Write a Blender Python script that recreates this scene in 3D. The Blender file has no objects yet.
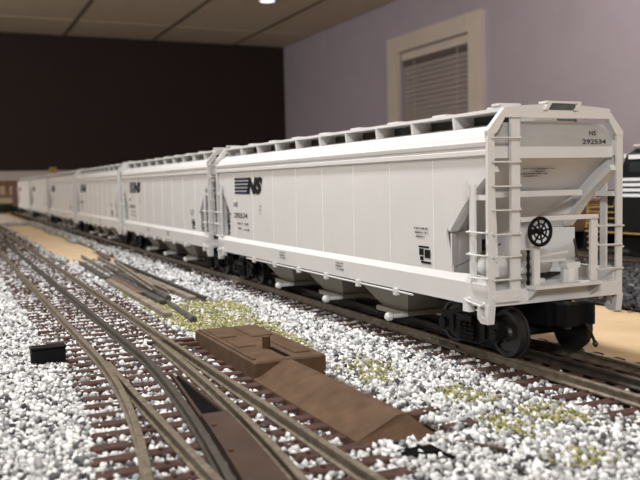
import bpy, bmesh, math, random
import numpy as np
from mathutils import Vector, Matrix

random.seed(7)
rng = np.random.default_rng(11)
SC = bpy.context.scene
COL = SC.collection
ZR = 1.35                       # height of the rail tops above the room floor (metres)

# ------------------------------------------------------------------ camera
FPX, YAW, PITCH, ROLL = 812.92, .4324, .0705, -.0211
CP = Vector((-.2219, -.2539, ZR + .0721))
Fv = Vector((math.sin(YAW)*math.cos(PITCH), math.cos(YAW)*math.cos(PITCH), -math.sin(PITCH)))
R0 = Vector((math.cos(YAW), -math.sin(YAW), 0)); U0 = R0.cross(Fv)
Rv = math.cos(ROLL)*R0 + math.sin(ROLL)*U0
Uv = -math.sin(ROLL)*R0 + math.cos(ROLL)*U0
cd = bpy.data.cameras.new('camera'); cam = bpy.data.objects.new('camera', cd); COL.objects.link(cam)
cam.matrix_world = Matrix(((Rv.x, Uv.x, -Fv.x, CP.x), (Rv.y, Uv.y, -Fv.y, CP.y), (Rv.z, Uv.z, -Fv.z, CP.z), (0, 0, 0, 1)))
cd.sensor_width = 36; cd.lens = 36*FPX/640
cd.clip_start = .005; cd.clip_end = 60
cd.dof.use_dof = True; cd.dof.focus_distance = .36; cd.dof.aperture_fstop = 45.7/1.75
SC.camera = cam

# ------------------------------------------------------------------ light
SC.view_settings.view_transform = 'Standard'; SC.view_settings.look = 'None'
SC.view_settings.gamma = 1; SC.view_settings.exposure = 0.0
SC.view_settings.use_curve_mapping = False
wd = bpy.data.worlds.new('world'); SC.world = wd; wd.use_nodes = True
wd.node_tree.nodes['Background'].inputs[0].default_value = (.9, .85, .8, 1)
wd.node_tree.nodes['Background'].inputs[1].default_value = .05

def area_light(name, loc, target, size, power, color, spread=180):
    l = bpy.data.lights.new(name, 'AREA'); l.shape = 'DISK'; l.size = size; l.energy = power; l.color = color
    l.spread = math.radians(spread)
    o = bpy.data.objects.new(name, l); COL.objects.link(o)
    o.location = (loc[0], loc[1], loc[2] + ZR)
    d = Vector((target[0]-loc[0], target[1]-loc[1], target[2]-loc[2]))
    o.rotation_euler = d.to_track_quat('-Z', 'Y').to_euler()
    return o
area_light('layout_lamp', (-.27, .34, 1.0), (-.03, .14, 0), .14, 5.2, (.98, .985, 1), 115)
def point_lamp(name, loc, power, color, r=.12):
    l = bpy.data.lights.new(name, 'POINT'); l.energy = power; l.color = color; l.shadow_soft_size = r
    o = bpy.data.objects.new(name, l); COL.objects.link(o); o.location = (loc[0], loc[1], loc[2] + ZR); return o
point_lamp('room_fill_far', (-1.4, 2.7, .55), 52, (1, .97, .94))  # unseen fill added to brighten the room and ceiling
point_lamp('room_fill_near', (-.62, -1.0, .66), 35, (.98, .985, 1))  # added fill from the camera side for the car end, no fixture
point_lamp('room_fill_right', (1.30, 1.5, .88), 11, (1, .96, .93))  # fill added out of frame to lift the right wall and window

# ------------------------------------------------------------------ materials
MATS = {}
def mat(name, col, rough=.55, metal=0, var=.06, scale=120, bump=0, bscale=400, spec=.5, col2=None, emit=None):
    if name in MATS: return MATS[name]
    m = bpy.data.materials.new(name); m.use_nodes = True; nt = m.node_tree
    b = nt.nodes['Principled BSDF']
    b.inputs['Roughness'].default_value = rough; b.inputs['Metallic'].default_value = metal
    b.inputs['Specular IOR Level'].default_value = spec
    tc = nt.nodes.new('ShaderNodeTexCoord')
    n = nt.nodes.new('ShaderNodeTexNoise'); n.inputs['Scale'].default_value = scale; n.inputs['Detail'].default_value = 5
    nt.links.new(tc.outputs['Object'], n.inputs['Vector'])
    r = nt.nodes.new('ShaderNodeValToRGB')
    c2 = col2 or tuple(min(1, c*(1+var)) for c in col); c1 = col if col2 else tuple(c*(1-var) for c in col)
    r.color_ramp.elements[0].color = (*c1, 1); r.color_ramp.elements[1].color = (*c2, 1)
    r.color_ramp.elements[0].position = .35; r.color_ramp.elements[1].position = .65
    nt.links.new(n.outputs['Fac'], r.inputs['Fac']); nt.links.new(r.outputs['Color'], b.inputs['Base Color'])
    if bump:
        n2 = nt.nodes.new('ShaderNodeTexNoise'); n2.inputs['Scale'].default_value = bscale; n2.inputs['Detail'].default_value = 3
        nt.links.new(tc.outputs['Object'], n2.inputs['Vector'])
        bp = nt.nodes.new('ShaderNodeBump'); bp.inputs['Strength'].default_value = bump; bp.inputs['Distance'].default_value = .0005
        nt.links.new(n2.outputs['Fac'], bp.inputs['Height']); nt.links.new(bp.outputs['Normal'], b.inputs['Normal'])
    if emit:
        b.inputs['Emission Color'].default_value = (*emit[0], 1); b.inputs['Emission Strength'].default_value = emit[1]
    MATS[name] = m; return m
def island_mat(name, stops, rough=.8):
    m = bpy.data.materials.new(name); m.use_nodes = True; nt = m.node_tree; b = nt.nodes['Principled BSDF']
    b.inputs['Roughness'].default_value = rough
    g = nt.nodes.new('ShaderNodeNewGeometry'); r = nt.nodes.new('ShaderNodeValToRGB')
    e = r.color_ramp.elements
    while len(e) < len(stops): e.new(.5)
    for i, (p, c) in enumerate(stops): e[i].position = p; e[i].color = (*c, 1)
    nt.links.new(g.outputs['Random Per Island'], r.inputs['Fac']); nt.links.new(r.outputs['Color'], b.inputs['Base Color'])
    MATS[name] = m; return m

M = {
 'car': mat('car_grey_paint', (.64, .635, .635), .42, var=.015, scale=60),
 'carsh': mat('car_grey_shaded', (.27, .255, .22), .6, var=.06, scale=80),  # car grey with the shade beneath the body put into the colour
 'seam': mat('seam_highlight', (.90, .89, .88), .4, var=.02),  # lighter than the car grey, a painted highlight along the seams
 'black': mat('black_plastic', (.0045, .0045, .005), .6, var=.2, spec=.15),
 'wheel': mat('wheel_dark_steel', (.030, .029, .028), .38, metal=.4, var=.2),
 'print': mat('print_black', (.008, .008, .010), .7, var=.1, spec=.1),
 'navy': mat('print_navy', (.012, .020, .055), .7, var=.1, spec=.1),
 'greyprint': mat('print_grey', (.12, .12, .13), .7, var=.1, spec=.1),
 'roofgrate_shade': mat('roof_grate_and_shade', (.075, .085, .08), .7, var=.2),
 'hatch': mat('hatch_grey', (.42, .42, .41), .5, var=.04),
 'rail': mat('rail_weathered', (.115, .092, .064), .5, metal=.35, scale=300, col2=(.205, .170, .125), bump=.25),
 'railblk': mat('rail_blackened', (.032, .026, .021), .55, metal=.2, scale=300, col2=(.062, .050, .039), bump=.2),
 'tie': mat('tie_brown', (.048, .025, .020), .8, scale=300, col2=(.085, .046, .037), bump=.4, spec=.2),
 'machine': mat('machine_brown', (.072, .040, .021), .7, spec=.2, scale=140, col2=(.108, .064, .037), bump=.15, bscale=900),
 'plate': mat('frog_plate_brown', (.048, .028, .020), .7, spec=.2, scale=60, col2=(.064, .039, .029), bump=.12, bscale=900),
 'pit': mat('pit_black', (.004, .004, .004), .8, var=.2, spec=.05),
 'ply': mat('plywood_tan', (.47, .325, .175), .7, scale=25, col2=(.58, .42, .245), bump=.1),
 'wood': mat('bench_wood', (.38, .25, .13), .7, scale=20, col2=(.48, .33, .19)),
 'bed': mat('grit_bed', (.25, .24, .23), .95, scale=900, col2=(.62, .60, .58), bump=1, bscale=900),
 'dbed': mat('dark_grit_and_shade_bed', (.02, .02, .022), .95, scale=700, col2=(.08, .08, .086), bump=1, bscale=900),
 'wallr': mat('wall_lavender', (.53, .48, .575), .85, var=.03, scale=6, bump=.25, bscale=90),
 'wallb': mat('wall_dark_brown', (.026, .013, .011), .8, var=.08, scale=4),
 'walll': mat('wall_pale', (.58, .53, .48), .85, var=.03, scale=6),
 'ctile': mat('ceiling_tile_beige', (.70, .60, .45), .95, var=.03, scale=30, bump=.3, bscale=120),
 'cgrid': mat('ceiling_grid_dark', (.20, .165, .12), .7, var=.05),
 'trim': mat('window_trim', (.80, .72, .65), .6, var=.03, scale=8),
 'blind': mat('blind_slat_grey', (.52, .455, .455), .6, var=.03, scale=8),
 'blindrail': mat('blind_headrail_dark', (.16, .13, .12), .6, var=.03),
 'glass': mat('window_glass_night', (.015, .015, .02), .05, var=.05),
 'floor': mat('floor_carpet', (.12, .10, .09), .95, scale=200, col2=(.17, .15, .13)),
 'gold': mat('gold_paint', (.42, .25, .06), .4, var=.06),
 'white': mat('white_print', (.80, .82, .84), .5, var=.02),
 'maroon': mat('maroon_paint', (.06, .016, .018), .6, var=.1),
 'rust': mat('rust_brown_paint', (.16, .085, .05), .8, scale=90, col2=(.24, .14, .09)),
 'brick': mat('brick_red', (.22, .13, .10), .85, scale=40, col2=(.28, .17, .13)),
 'beige': mat('beige_plaster', (.48, .42, .34), .85, var=.04),
 'hedge': mat('dark_green_foliage', (.012, .022, .014), .9, scale=200, col2=(.03, .045, .028), bump=1, bscale=200),
 'yellow': mat('yellow_sign', (.30, .22, .06), .6, var=.05),
 'lamp': mat('lamp_glow', (.9, .85, .9), .5, emit=((.95, .85, 1.0), 2.2)),
 'grey': mat('lamp_rim_grey', (.5, .47, .44), .5),
 'scrapdark': mat('scrap_dark', (.03, .028, .026), .7, scale=200, col2=(.07, .062, .055)),
 'scrap': mat('scrap_rail', (.14, .115, .085), .7, scale=200, col2=(.25, .21, .16)),
 'scrapr': mat('scrap_tie', (.09, .05, .035), .8, scale=200, col2=(.14, .085, .06)),
 'glassb': mat('cab_glass', (.02, .025, .03), .1, var=.05),
}
M['ballast'] = island_mat('ballast_stone', [(0, (.02, .02, .028)), (.08, (.07, .07, .075)), (.20, (.24, .24, .245)), (.40, (.44, .44, .44)), (.66, (.64, .64, .635)), (1, (.84, .835, .83))])
M['dballast'] = island_mat('dark_ballast_stone', [(0, (.01, .01, .012)), (.5, (.035, .035, .038)), (.85, (.08, .08, .086)), (1, (.18, .18, .19))])
M['turf'] = island_mat('turf_yellow_green', [(0, (.13, .13, .045)), (.5, (.26, .25, .095)), (1, (.44, .41, .21))], .95)

# ------------------------------------------------------------------ mesh helpers
class MB:
    def __init__(s): s.v = []; s.f = []; s.m = []
    def add(s, vs, fs, mi=0):
        o = len(s.v); s.v += [tuple(v) for v in vs]; s.f += [tuple(i+o for i in f) for f in fs]; s.m += [mi]*len(fs); return s
    def box(s, x0, x1, y0, y1, z0, z1, mi=0):
        v = [(x, y, z) for z in (z0, z1) for y in (y0, y1) for x in (x0, x1)]
        return s.add(v, [(0, 2, 3, 1), (4, 5, 7, 6), (0, 1, 5, 4), (2, 6, 7, 3), (0, 4, 6, 2), (1, 3, 7, 5)], mi)
    def bbox(s, x0, x1, y0, y1, z0, z1, b, mi=0):      # box with chamfered top and vertical edges
        def ring(d, z): return [(x0+d, y0+b-0*d, z)]
        def oct_(d, z):
            a0, a1, c0, c1 = x0+d, x1-d, y0+d, y1-d
            return [(a0+b, c0, z), (a1-b, c0, z), (a1, c0+b, z), (a1, c1-b, z), (a1-b, c1, z), (a0+b, c1, z), (a0, c1-b, z), (a0, c0+b, z)]
        v = oct_(0, z0) + oct_(0, z1-b) + oct_(b, z1)
        f = [tuple(range(7, -1, -1)), tuple(range(16, 24))]
        for k in (0, 8):
            for i in range(8): j = (i+1) % 8; f.append((k+i, k+j, k+8+j, k+8+i))
        return s.add(v, f, mi)
    def prism(s, pts, axis, a, b, mi=0):               # polygon pts extruded along axis from a to b
        def mk(p, t): return {'x': (t, p[0], p[1]), 'y': (p[0], t, p[1]), 'z': (p[0], p[1], t)}[axis]
        n = len(pts); v = [mk(p, a) for p in pts] + [mk(p, b) for p in pts]
        f = [tuple(range(n)), tuple(range(2*n-1, n-1, -1))] + [(i, i+n, (i+1) % n+n, (i+1) % n) for i in range(n)]
        return s.add(v, f, mi)
    def cyl(s, p0, p1, r, n=10, r1=None, mi=0):
        return s.tube([p0, p1], [r, r if r1 is None else r1], n, mi)
    def tube(s, path, r, n=6, mi=0, cap=True):
        P = [Vector(p) for p in path]; k = len(P)
        rs = r if isinstance(r, (list, tuple)) else [r]*k
        v = []; 
        t0 = (P[1]-P[0]).normalized(); u = t0.orthogonal().normalized()
        for i in range(k):
            t = (P[min(i+1, k-1)]-P[max(i-1, 0)]).normalized()
            u = (u - t*u.dot(t)).normalized(); w = t.cross(u)
            for j in range(n):
                a = 2*math.pi*j/n; v.append(tuple(P[i]+(u*math.cos(a)+w*math.sin(a))*rs[i]))
        f = []
        for i in range(k-1):
            for j in range(n):
                j2 = (j+1) % n; f.append((i*n+j, i*n+j2, (i+1)*n+j2, (i+1)*n+j))
        if cap: f += [tuple(range(n-1, -1, -1)), tuple(range((k-1)*n, k*n))]
        return s.add(v, f, mi)
    def lathe_x(s, prof, yc, zc, n, mi=0):             # profile (x, radius) turned about an axis along x
        v = [(x, yc+r*math.cos(2*math.pi*j/n), zc+r*math.sin(2*math.pi*j/n)) for x, r in prof for j in range(n)]
        f = [(i*n+j, i*n+(j+1) % n, (i+1)*n+(j+1) % n, (i+1)*n+j) for i in range(len(prof)-1) for j in range(n)]
        return s.add(v, f, mi)
    def sweep(s, prof, path, mi=0):                    # profile (offset, z) swept along xy path; path pts (x,y[,z])
        k = len(path); n = len(prof); v = []
        for i in range(k):
            a = Vector(path[max(i-1, 0)][:2]); b = Vector(path[min(i+1, k-1)][:2]); t = (b-a).normalized(); nx = Vector((t.y, -t.x))
            for (o, z) in prof: v.append((path[i][0]+nx.x*o, path[i][1]+nx.y*o, z + (path[i][2] if len(path[i]) > 2 else 0)))
        f = [tuple(range(n)), tuple(range(k*n-1, (k-1)*n-1, -1))]
        for i in range(k-1):
            for j in range(n): j2 = (j+1) % n; f.append((i*n+j, (i+1)*n+j, (i+1)*n+j2, i*n+j2))
        return s.add(v, f, mi)
    def build(s, name, mats, parent=None, smooth=False, loc=None):
        me = bpy.data.meshes.new(name); me.from_pydata(s.v, [], s.f)
        for m in (mats if isinstance(mats, (list, tuple)) else [mats]): me.materials.append(m)
        if any(s.m): me.polygons.foreach_set('material_index', s.m)
        bm = bmesh.new(); bm.from_mesh(me); bmesh.ops.recalc_face_normals(bm, faces=bm.faces); bm.to_mesh(me); bm.free()
        if smooth: me.polygons.foreach_set('use_smooth', [True]*len(me.polygons))
        return link(name, me, parent, loc)
def link(name, me, parent=None, loc=None):
    o = bpy.data.objects.new(name, me); COL.objects.link(o)
    if parent: o.parent = parent
    if loc is not None: o.location = loc
    elif parent is None: o.location = (0, 0, ZR)
    return o
def tag(o, label=None, cat=None, group=None, kind=None):
    if label: o['label'] = label
    if cat: o['category'] = cat
    if group: o['group'] = group
    if kind: o['kind'] = kind
    return o
def empty(name, loc, label=None, cat=None, group=None):
    o = bpy.data.objects.new(name, None); COL.objects.link(o); o.location = (loc[0], loc[1], loc[2]+ZR); o.empty_display_size = .01
    return tag(o, label, cat, group)
def copy_tree(o, parent=None):
    c = o.copy(); COL.objects.link(c); c.parent = parent
    for ch in list(o.children): copy_tree(ch, c)
    return c

# ------------------------------------------------------------------ the room
FZ, CZ = -ZR, 1.05
XW, XL, YB, YN = 2.07, -2.6, 5.27, -2.6
tag(MB().box(XL-.1, XW+.1, YN-.1, YB+.1, FZ-.1, FZ).build('floor', M['floor']), 'dark carpeted floor of the train room', kind='structure')
wb = MB().box(XL, XW, YB, YB+.1, FZ, CZ+.12).build('wall_back', M['wallb']); tag(wb, 'dark brown far wall behind the train', kind='structure')
tag(MB().box(XL, XW, YB-.02, YB-.0005, FZ, .185).build('trim_1', M['walll']), 'pale lower band of the far wall', kind='structure')
# right wall with a window opening
wy0, wy1, wz0, wz1 = 2.96, 3.62, -.35, .765
mb = MB()
mb.box(XW, XW+.1, YN, wy0, FZ, CZ+.12); mb.box(XW, XW+.1, wy1, YB, FZ, CZ+.12)
mb.box(XW, XW+.1, wy0, wy1, FZ, wz0); mb.box(XW, XW+.1, wy0, wy1, wz1, CZ+.12)
tag(mb.build('wall_right', M['wallr']), 'lavender grey wall with a window', kind='structure')
tag(MB().box(XL-.1, XL, YN, YB, FZ, CZ+.12).build('wall_left', M['walll']), 'pale wall left of the layout', kind='structure')
tag(MB().box(XL, XW, YN-.1, YN, FZ, CZ+.12).build('wall_front', M['walll']), 'pale wall behind the viewer', kind='structure')
# window: casing, headrail, slats, pane
win = empty('window_1', (XW, (wy0+wy1)/2, wz0)); tag(win, 'window with beige casing and lowered grey blind', kind='structure')
def wpart(name, mb, m): 
    o = mb.build(name, m, win); o.location = (-XW, -(wy0+wy1)/2, -wz0); return o
cw = .105
wpart('casing', MB().box(XW-.025, XW-.0005, wy0-cw, wy0, wz0-cw, wz1+cw*.8), M['trim'])
wpart('casing', MB().box(XW-.025, XW-.0005, wy1, wy1+cw, wz0-cw, wz1+cw*.8), M['trim'])
wpart('casing', MB().box(XW-.027, XW-.0005, wy0, wy1, wz1, wz1+cw*.8), M['trim'])
wpart('casing', MB().box(XW-.027, XW-.0005, wy0, wy1, wz0-cw, wz0), M['trim'])
wpart('pane', MB().box(XW+.07, XW+.076, wy0, wy1, wz0, wz1), M['glass'])
wpart('headrail', MB().box(XW+.005, XW+.045, wy0+.008, wy1-.008, wz1-.045, wz1-.004), M['trim'])
wpart('valance_gap', MB().box(XW+.012, XW+.04, wy0+.01, wy1-.01, wz1-.075, wz1-.047), M['blindrail'])
sl = MB().add([(XW+.008, wy0+.01, -.011), (XW+.008, wy1-.01, -.011), (XW+.022, wy1-.01, .013), (XW+.022, wy0+.01, .013),
               (XW+.010, wy0+.01, -.012), (XW+.010, wy1-.01, -.012), (XW+.024, wy1-.01, .012), (XW+.024, wy0+.01, .012)],
              [(0, 1, 2, 3), (7, 6, 5, 4), (0, 4, 5, 1), (1, 5, 6, 2), (2, 6, 7, 3), (3, 7, 4, 0)])
s0 = None
z = wz1-.09
while z > wz0+.02:
    if s0 is None: s0 = sl.build('slat', M['blind'], win); o = s0
    else: o = link('slat', s0.data, win)
    o.location = (-XW, -(wy0+wy1)/2, z-wz0); z -= .0245
for yy in (wy0+.13, wy1-.13):
    wpart('cord', MB().cyl((XW+.006, yy, wz0+.02), (XW+.006, yy, wz1-.05), .0015, 6), M['trim'])
# ceiling: deck, T-bar grid and recessed tiles
ceil = MB().box(XL, XW, YN, YB, CZ+.02, CZ+.12).build('ceiling', M['cgrid']); tag(ceil, 'dropped ceiling of beige tiles in a dark grid', kind='structure')
gx = [.535 + .575*k for k in range(-6, 3)]; gx = [XL] + [g for g in gx if XL < g < XW-.05] + [XW]
gy = [YB-.53-1.15*k for k in range(0, 7)]; gy = [YN] + sorted(g for g in gy if g > YN+.05) + [YB]
for i in range(len(gx)-1):
    for j in range(len(gy)-1):
        g = .011
        o = MB().box(gx[i]+g, gx[i+1]-g, gy[j]+g, gy[j+1]-g, CZ+.003, CZ+.0195).build('ceiling_tile', M['ctile'], ceil); o.location = (0, 0, 0)
for g in gx[1:-1]: o = MB().box(g-.011, g+.011, YN, YB, CZ, CZ+.0195).build('grid_bar', M['cgrid'], ceil); o.location = (0, 0, 0)
for g in gy[1:-1]: 
    for i in range(len(gx)-1):
        o = MB().box(gx[i]+.011, gx[i+1]-.011, g-.008, g+.008, CZ+.0005, CZ+.0195).build('grid_bar', M['ctile'], ceil); o.location = (0, 0, 0)
# small recessed lamp
lx, ly = 1.40, 3.87
lamp = empty('recessed_lamp', (lx, ly, CZ), 'small glowing round recessed lamp in the ceiling', 'lamp')
def ring(r0, r1, z0, z1, n=24):
    m = MB(); v = []; f = []
    for i in range(n):
        c, s = math.cos(2*math.pi*i/n), math.sin(2*math.pi*i/n)
        v += [(r0*c, r0*s, z0), (r1*c, r1*s, z0), (r1*c, r1*s, z1), (r0*c, r0*s, z1)]
    for i in range(n):
        a, b = 4*i, 4*((i+1) % n)
        for k in range(4): f.append((a+k, b+k, b+(k+1) % 4, a+(k+1) % 4))
    return m.add(v, f)
ring(.042, .058, -.006, .003).build('lamp_rim', M['grey'], lamp)
MB().cyl((0, 0, -.002), (0, 0, .0025), .041, 24).build('bulb_face', M['lamp'], lamp)

# ------------------------------------------------------------------ the layout bench
BT = -.009                                           # bench top
bx0, bx1, by0, by1 = -.62, 1.25, -1.0, 3.1
bench = empty('layout_bench', (0, 0, FZ), 'tan plywood layout table carrying the tracks', 'table')
def bpart(n, mb, m): o = mb.build(n, m, bench); o.location = (0, 0, -FZ); return o
bpart('table_top', MB().box(bx0, bx1, by0, by1, BT-.018, BT), M['ply'])
for (a, b, c, d) in ((bx0, bx1, by0, by0+.02), (bx0, bx1, by1-.02, by1), (bx0, bx0+.02, by0+.02, by1-.02), (bx1-.02, bx1, by0+.02, by1-.02)):
    bpart('apron', MB().box(a, b, c, d, BT-.11, BT-.018), M['wood'])
for x in (bx0+.02, bx1-.09):
    for y in (by0+.02, (by0+by1)/2, by1-.09):
        bpart('leg', MB().box(x, x+.07, y, y+.07, FZ, BT-.018), M['wood'])

# ------------------------------------------------------------------ tracks
RH = .0038; TT = -RH                                 # rail height, tie top
RAILP = [(-.0016, -RH), (.0016, -RH), (.0016, -RH+.0005), (.0005, -RH+.0011), (.0005, -.0013), (.00105, -.0010), (.00105, -.0002), (.0008, 0),
         (-.0008, 0), (-.00105, -.0002), (-.00105, -.0010), (-.0005, -.0013), (-.0005, -RH+.0011), (-.0016, -RH+.0005)]
TIES = {}
def track(name, label, xc, y0, y1, spacing, group=None, gauge=.0335, tielen=.066, ycut=1.3, zoff=0, breaks=(), rails=True, tiefun=None):
    t = empty(name, (xc, y0, 0), label, 'track', group)
    loc0 = (-xc, -y0, 0)
    if rails:
        for gx_, m in ((-gauge/2, M['rail']), (0, M['railblk']), (gauge/2, M['rail'])):
            ys = [y0] + list(breaks) + [y1]
            for a, b in zip(ys[:-1], ys[1:]):
                o = MB().sweep(RAILP, [(xc+gx_, a+.0003), (xc+gx_, b-.0003)]).build('rail', m, t); o.location = loc0
    cache = {}; far = MB()
    y = y0+.004
    while y < y1-.004:
        xa, xb = tiefun(y) if tiefun else (xc-tielen/2, xc+tielen/2)
        tw = .0052; TIES.setdefault(name, []).append(y)
        if y > ycut: far.box(xa, xb, y-tw/2, y+tw/2, TT-.003, TT)
        else:
            L = round(xb-xa, 4)
            if L not in cache:
                bm_ = MB().bbox(-L/2, L/2, -tw/2, tw/2, -.003, 0, .0003)
                for s in (-1, 1):       # spike blocks beside the rails
                    for q in (-.0024, .0024): bm_.box(s*gauge/2+q-.0005, s*gauge/2+q+.0005, -.0007, .0007, -.0002, .0008)
                o = bm_.build('tie', M['tie'], t); cache[L] = o.data
            else: o = link('tie', cache[L], t)
            o.location = ((xa+xb)/2-xc, y-y0, TT+random.uniform(-.0002, .0001))
            o.rotation_euler = (0, 0, random.uniform(-.02, .02))
        y += spacing*random.uniform(.97, 1.03)
    if far.v: o = far.build('far_ties', M['tie'], t); o.location = loc0; tag(o, kind='stuff')
    return t
T1 = track('railroad_track', 'long straight three-rail track under the grey hopper cars', 0, -.16, 2.52, .0120, breaks=(.0522,))
# joint bars of the near rail
for s in (-1, 1):
    o = MB().box(-.01675+s*.0011-.0003, -.01675+s*.0011+.0003, .0452, .0592, -RH+.0009, -.0013).build('joint_bar', M['railblk'], T1); o.location = (0, .16, 0)

# yard track with the turnout, in front
XA, XC, XE = -.1645, -.1470, -.1285
def ax(y): return XA - 5.2e-1*max(0, .110-y)**2
def tief(y):
    l = min(-.1805, ax(y)-.0135) if y < .11 else -.1805
    return (round(l*500)/500, -.1140 if y > .14 else -.111)
YT0, YT1 = -.16, 2.55
T2 = track('yard_turnout', 'weathered three-rail yard track with a turnout in the foreground', XC, YT0, YT1, .0118, rails=False, tiefun=tief)
def t2(n, mb, m): o = mb.build(n, m, T2); o.location = (-XC, -YT0, 0); return o
def interp(pts, n=40):
    P = sorted(pts); ys = np.linspace(P[0][0], P[-1][0], n); Y = np.array([p[0] for p in P]); X = np.array([p[1] for p in P])
    c = np.polyfit(Y, X, 3); return [(float(np.polyval(c, y)), float(y)) for y in ys]
apath = [(ax(y), float(y)) for y in np.linspace(YT0, .11, 30)] + [(XA, YT1)]
t2('stock_rail', MB().sweep(RAILP, apath), M['rail'])
t2('point_rail', MB().sweep(RAILP, [(XA+.0006, YT0), (XA+.0006, .03), (XA+.0012, .085)]), M['rail'])
t2('stock_rail', MB().sweep(RAILP, [(XE, YT0), (XE, YT1)]), M['rail'])
dp = interp([(.133, -.1333), (.035, -.1368), (-.030, -.1402), (-.062, -.1436), (-.077, -.1456), (-.110, -.1502), (-.155, -.1585)])
t2('point_rail', MB().sweep(RAILP, dp), M['rail'])
cpth = interp([(.09, XC), (.065, -.1475), (.027, -.1508), (-.014, -.1548), (-.054, -.1592), (-.09, -.1645), (-.155, -.1765)])
t2('center_rail', MB().sweep(RAILP, cpth + [(XC, YT1)]), M['railblk'])
t2('center_rail', MB().sweep(RAILP, [(XC, YT0), (XC, -.083)]), M['railblk'])
t2('tie_bar', MB().box(-.1365, -.114, .128, .1325, -.0034, -.0024), M['tie'])
t2('guard_rail', MB().sweep(RAILP, [(XE-.0062, -.150), (XE-.0042, -.135), (XE-.0042, -.10), (XE-.0062, -.085)]), M['rail'])
# frog plate between centre rail and right point rail, with a black slot ahead of it
def cx_at(p, y): 
    q = sorted(p, key=lambda k: k[1]); return float(np.interp(y, [k[1] for k in q], [k[0] for k in q]))
ysp = np.linspace(-.083, -.006, 9)
pl = [(cx_at(cpth, y)+.0030, y) for y in ysp] + [(cx_at(dp, y)-.0030, y) for y in ysp[::-1]]
t2('frog_plate', MB().prism(pl, 'z', -.0036, -.0008), M['plate'])
pl = [(cx_at(cpth, -.0055)+.0036, -.0055), (cx_at(dp, -.0055)-.0026, -.0055), (cx_at(dp, .055)-.0054, .057), (cx_at(dp, .058)-.0074, .060)]
t2('frog_slot', MB().prism(pl, 'z', -.0036, -.0030), M['pit'])
for a, b in ((pl[0], pl[3]), (pl[1], pl[2])):
    t2('slot_edge', MB().sweep([(-.0005, -.0036), (.0005, -.0036), (.0005, -.0020), (-.0005, -.0020)], [a, b]), M['plate'])
for y in (-.02, -.045, -.07): t2('bolt_head', MB().cyl((cx_at(cpth, y)+.0045, y, -.0008), (cx_at(cpth, y)+.0045, y, -.0002), .0008, 8), M['machine'])

# tan sidings: locomotive track on the right
T3 = track('engine_track', 'track beneath the black locomotive at right', .352, -.3, .95, .012)

# ------------------------------------------------------------------ ballast
def project(P):
    d = P - np.array([CP.x, CP.y, CP.z-ZR]); 
    z = d @ np.array(Fv); return 320+FPX*(d @ np.array(Rv))/z, 240-FPX*(d @ np.array(Uv))/z, z
CUBE = np.array([(x, y, z) for z in (-1, 1) for y in (-1, 1) for x in (-1, 1)], float)
CF = np.array([(0, 2, 3, 1), (4, 5, 7, 6), (0, 1, 5, 4), (2, 6, 7, 3), (0, 4, 6, 2), (1, 3, 7, 5)])
def stones(name, C, size, mats, bed=None, label=None, cat=None):
    n = len(C); s = size*rng.uniform(.62, 1.35, (n, 1, 1))
    V = CUBE[None]*rng.uniform(.45, 1.0, (n, 8, 3))*rng.uniform(.65, 1.1, (n, 1, 3))
    q = rng.normal(size=(n, 4)); q /= np.linalg.norm(q, axis=1)[:, None]; w, x, y, z = q.T
    Rm = np.stack([np.stack([1-2*(y*y+z*z), 2*(x*y-w*z), 2*(x*z+w*y)], -1), np.stack([2*(x*y+w*z), 1-2*(x*x+z*z), 2*(y*z-w*x)], -1),
                   np.stack([2*(x*z-w*y), 2*(y*z+w*x), 1-2*(x*x+y*y)], -1)], 1)
    V = np.einsum('nij,nkj->nki', Rm, V)*s*.5 + C[:, None, :]
    V = V.reshape(-1, 3); Fc = (CF[None]+8*np.arange(n)[:, None, None]).reshape(-1, 4)
    nb = 0
    if bed is not None:
        bv, bf = bed; Fb = np.array(bf)+len(V); V = np.vstack([V, np.array(bv)]); Fc = np.vstack([Fc, Fb]); nb = len(bf)
    me = bpy.data.meshes.new(name); me.vertices.add(len(V)); me.vertices.foreach_set('co', V.astype(np.float32).ravel())
    me.loops.add(len(Fc)*4); me.loops.foreach_set('vertex_index', Fc.astype(np.int32).ravel())
    me.polygons.add(len(Fc)); me.polygons.foreach_set('loop_start', (np.arange(len(Fc))*4).astype(np.int32))
    for m in mats: me.materials.append(m)
    mi = np.zeros(len(Fc), np.int32); 
    if nb: mi[-nb:] = [2 if (len(mats) > 2 and min(bv[q][0] for q in fq) > -.017) else 1 for fq in bf]  # third slot: bed beneath the train darkened to stand in for its shadow
    me.polygons.foreach_set('material_index', mi); me.update(calc_edges=True)
    o = link(name, me); return tag(o, label, cat, kind='stuff')
def scatter(x0, x1, y0, y1, step):
    gx_, gy_ = np.meshgrid(np.arange(x0, x1, step), np.arange(y0, y1, step)); n = gx_.size
    return gx_.ravel()+rng.uniform(-.5, .5, n)*step, gy_.ravel()+rng.uniform(-.5, .5, n)*step
def inview(X, Y, m=70):
    px, py, z = project(np.stack([X, Y, np.full_like(X, -.005)], 1)); return (z > .05) & (px > -m*1.3) & (px < 640+m) & (py < 480+m)
def wob(t, s): return np.sin(t*s)*.5+np.sin(t*s*2.3+1.3)*.3+np.sin(t*s*5.1+.4)*.2
def on_ballast(X, Y):
    k = (X < .016) & (X > -.33)
    sand = (X > -.1085+.006*wob(Y, 30)) & (X < -.052+.007*wob(Y, 24)) & (Y > .60+.03*wob(X, 300)) & (Y < 1.62)
    mach = (X > -.119) & (X < -.086) & (Y > -.05) & (Y < .128)
    return k & ~sand & ~mach
def intrack(X, Y):
    t1 = np.abs(X) < .0335
    l = np.where(Y < .11, XA-5.2e-1*np.maximum(0, .110-Y)**2-.0135, -.1805); t2_ = (X > l) & (X < -.114)
    return t1 | t2_
TIEY1, TIEY2 = np.array(TIES['railroad_track']), np.array(TIES['yard_turnout'])
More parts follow.
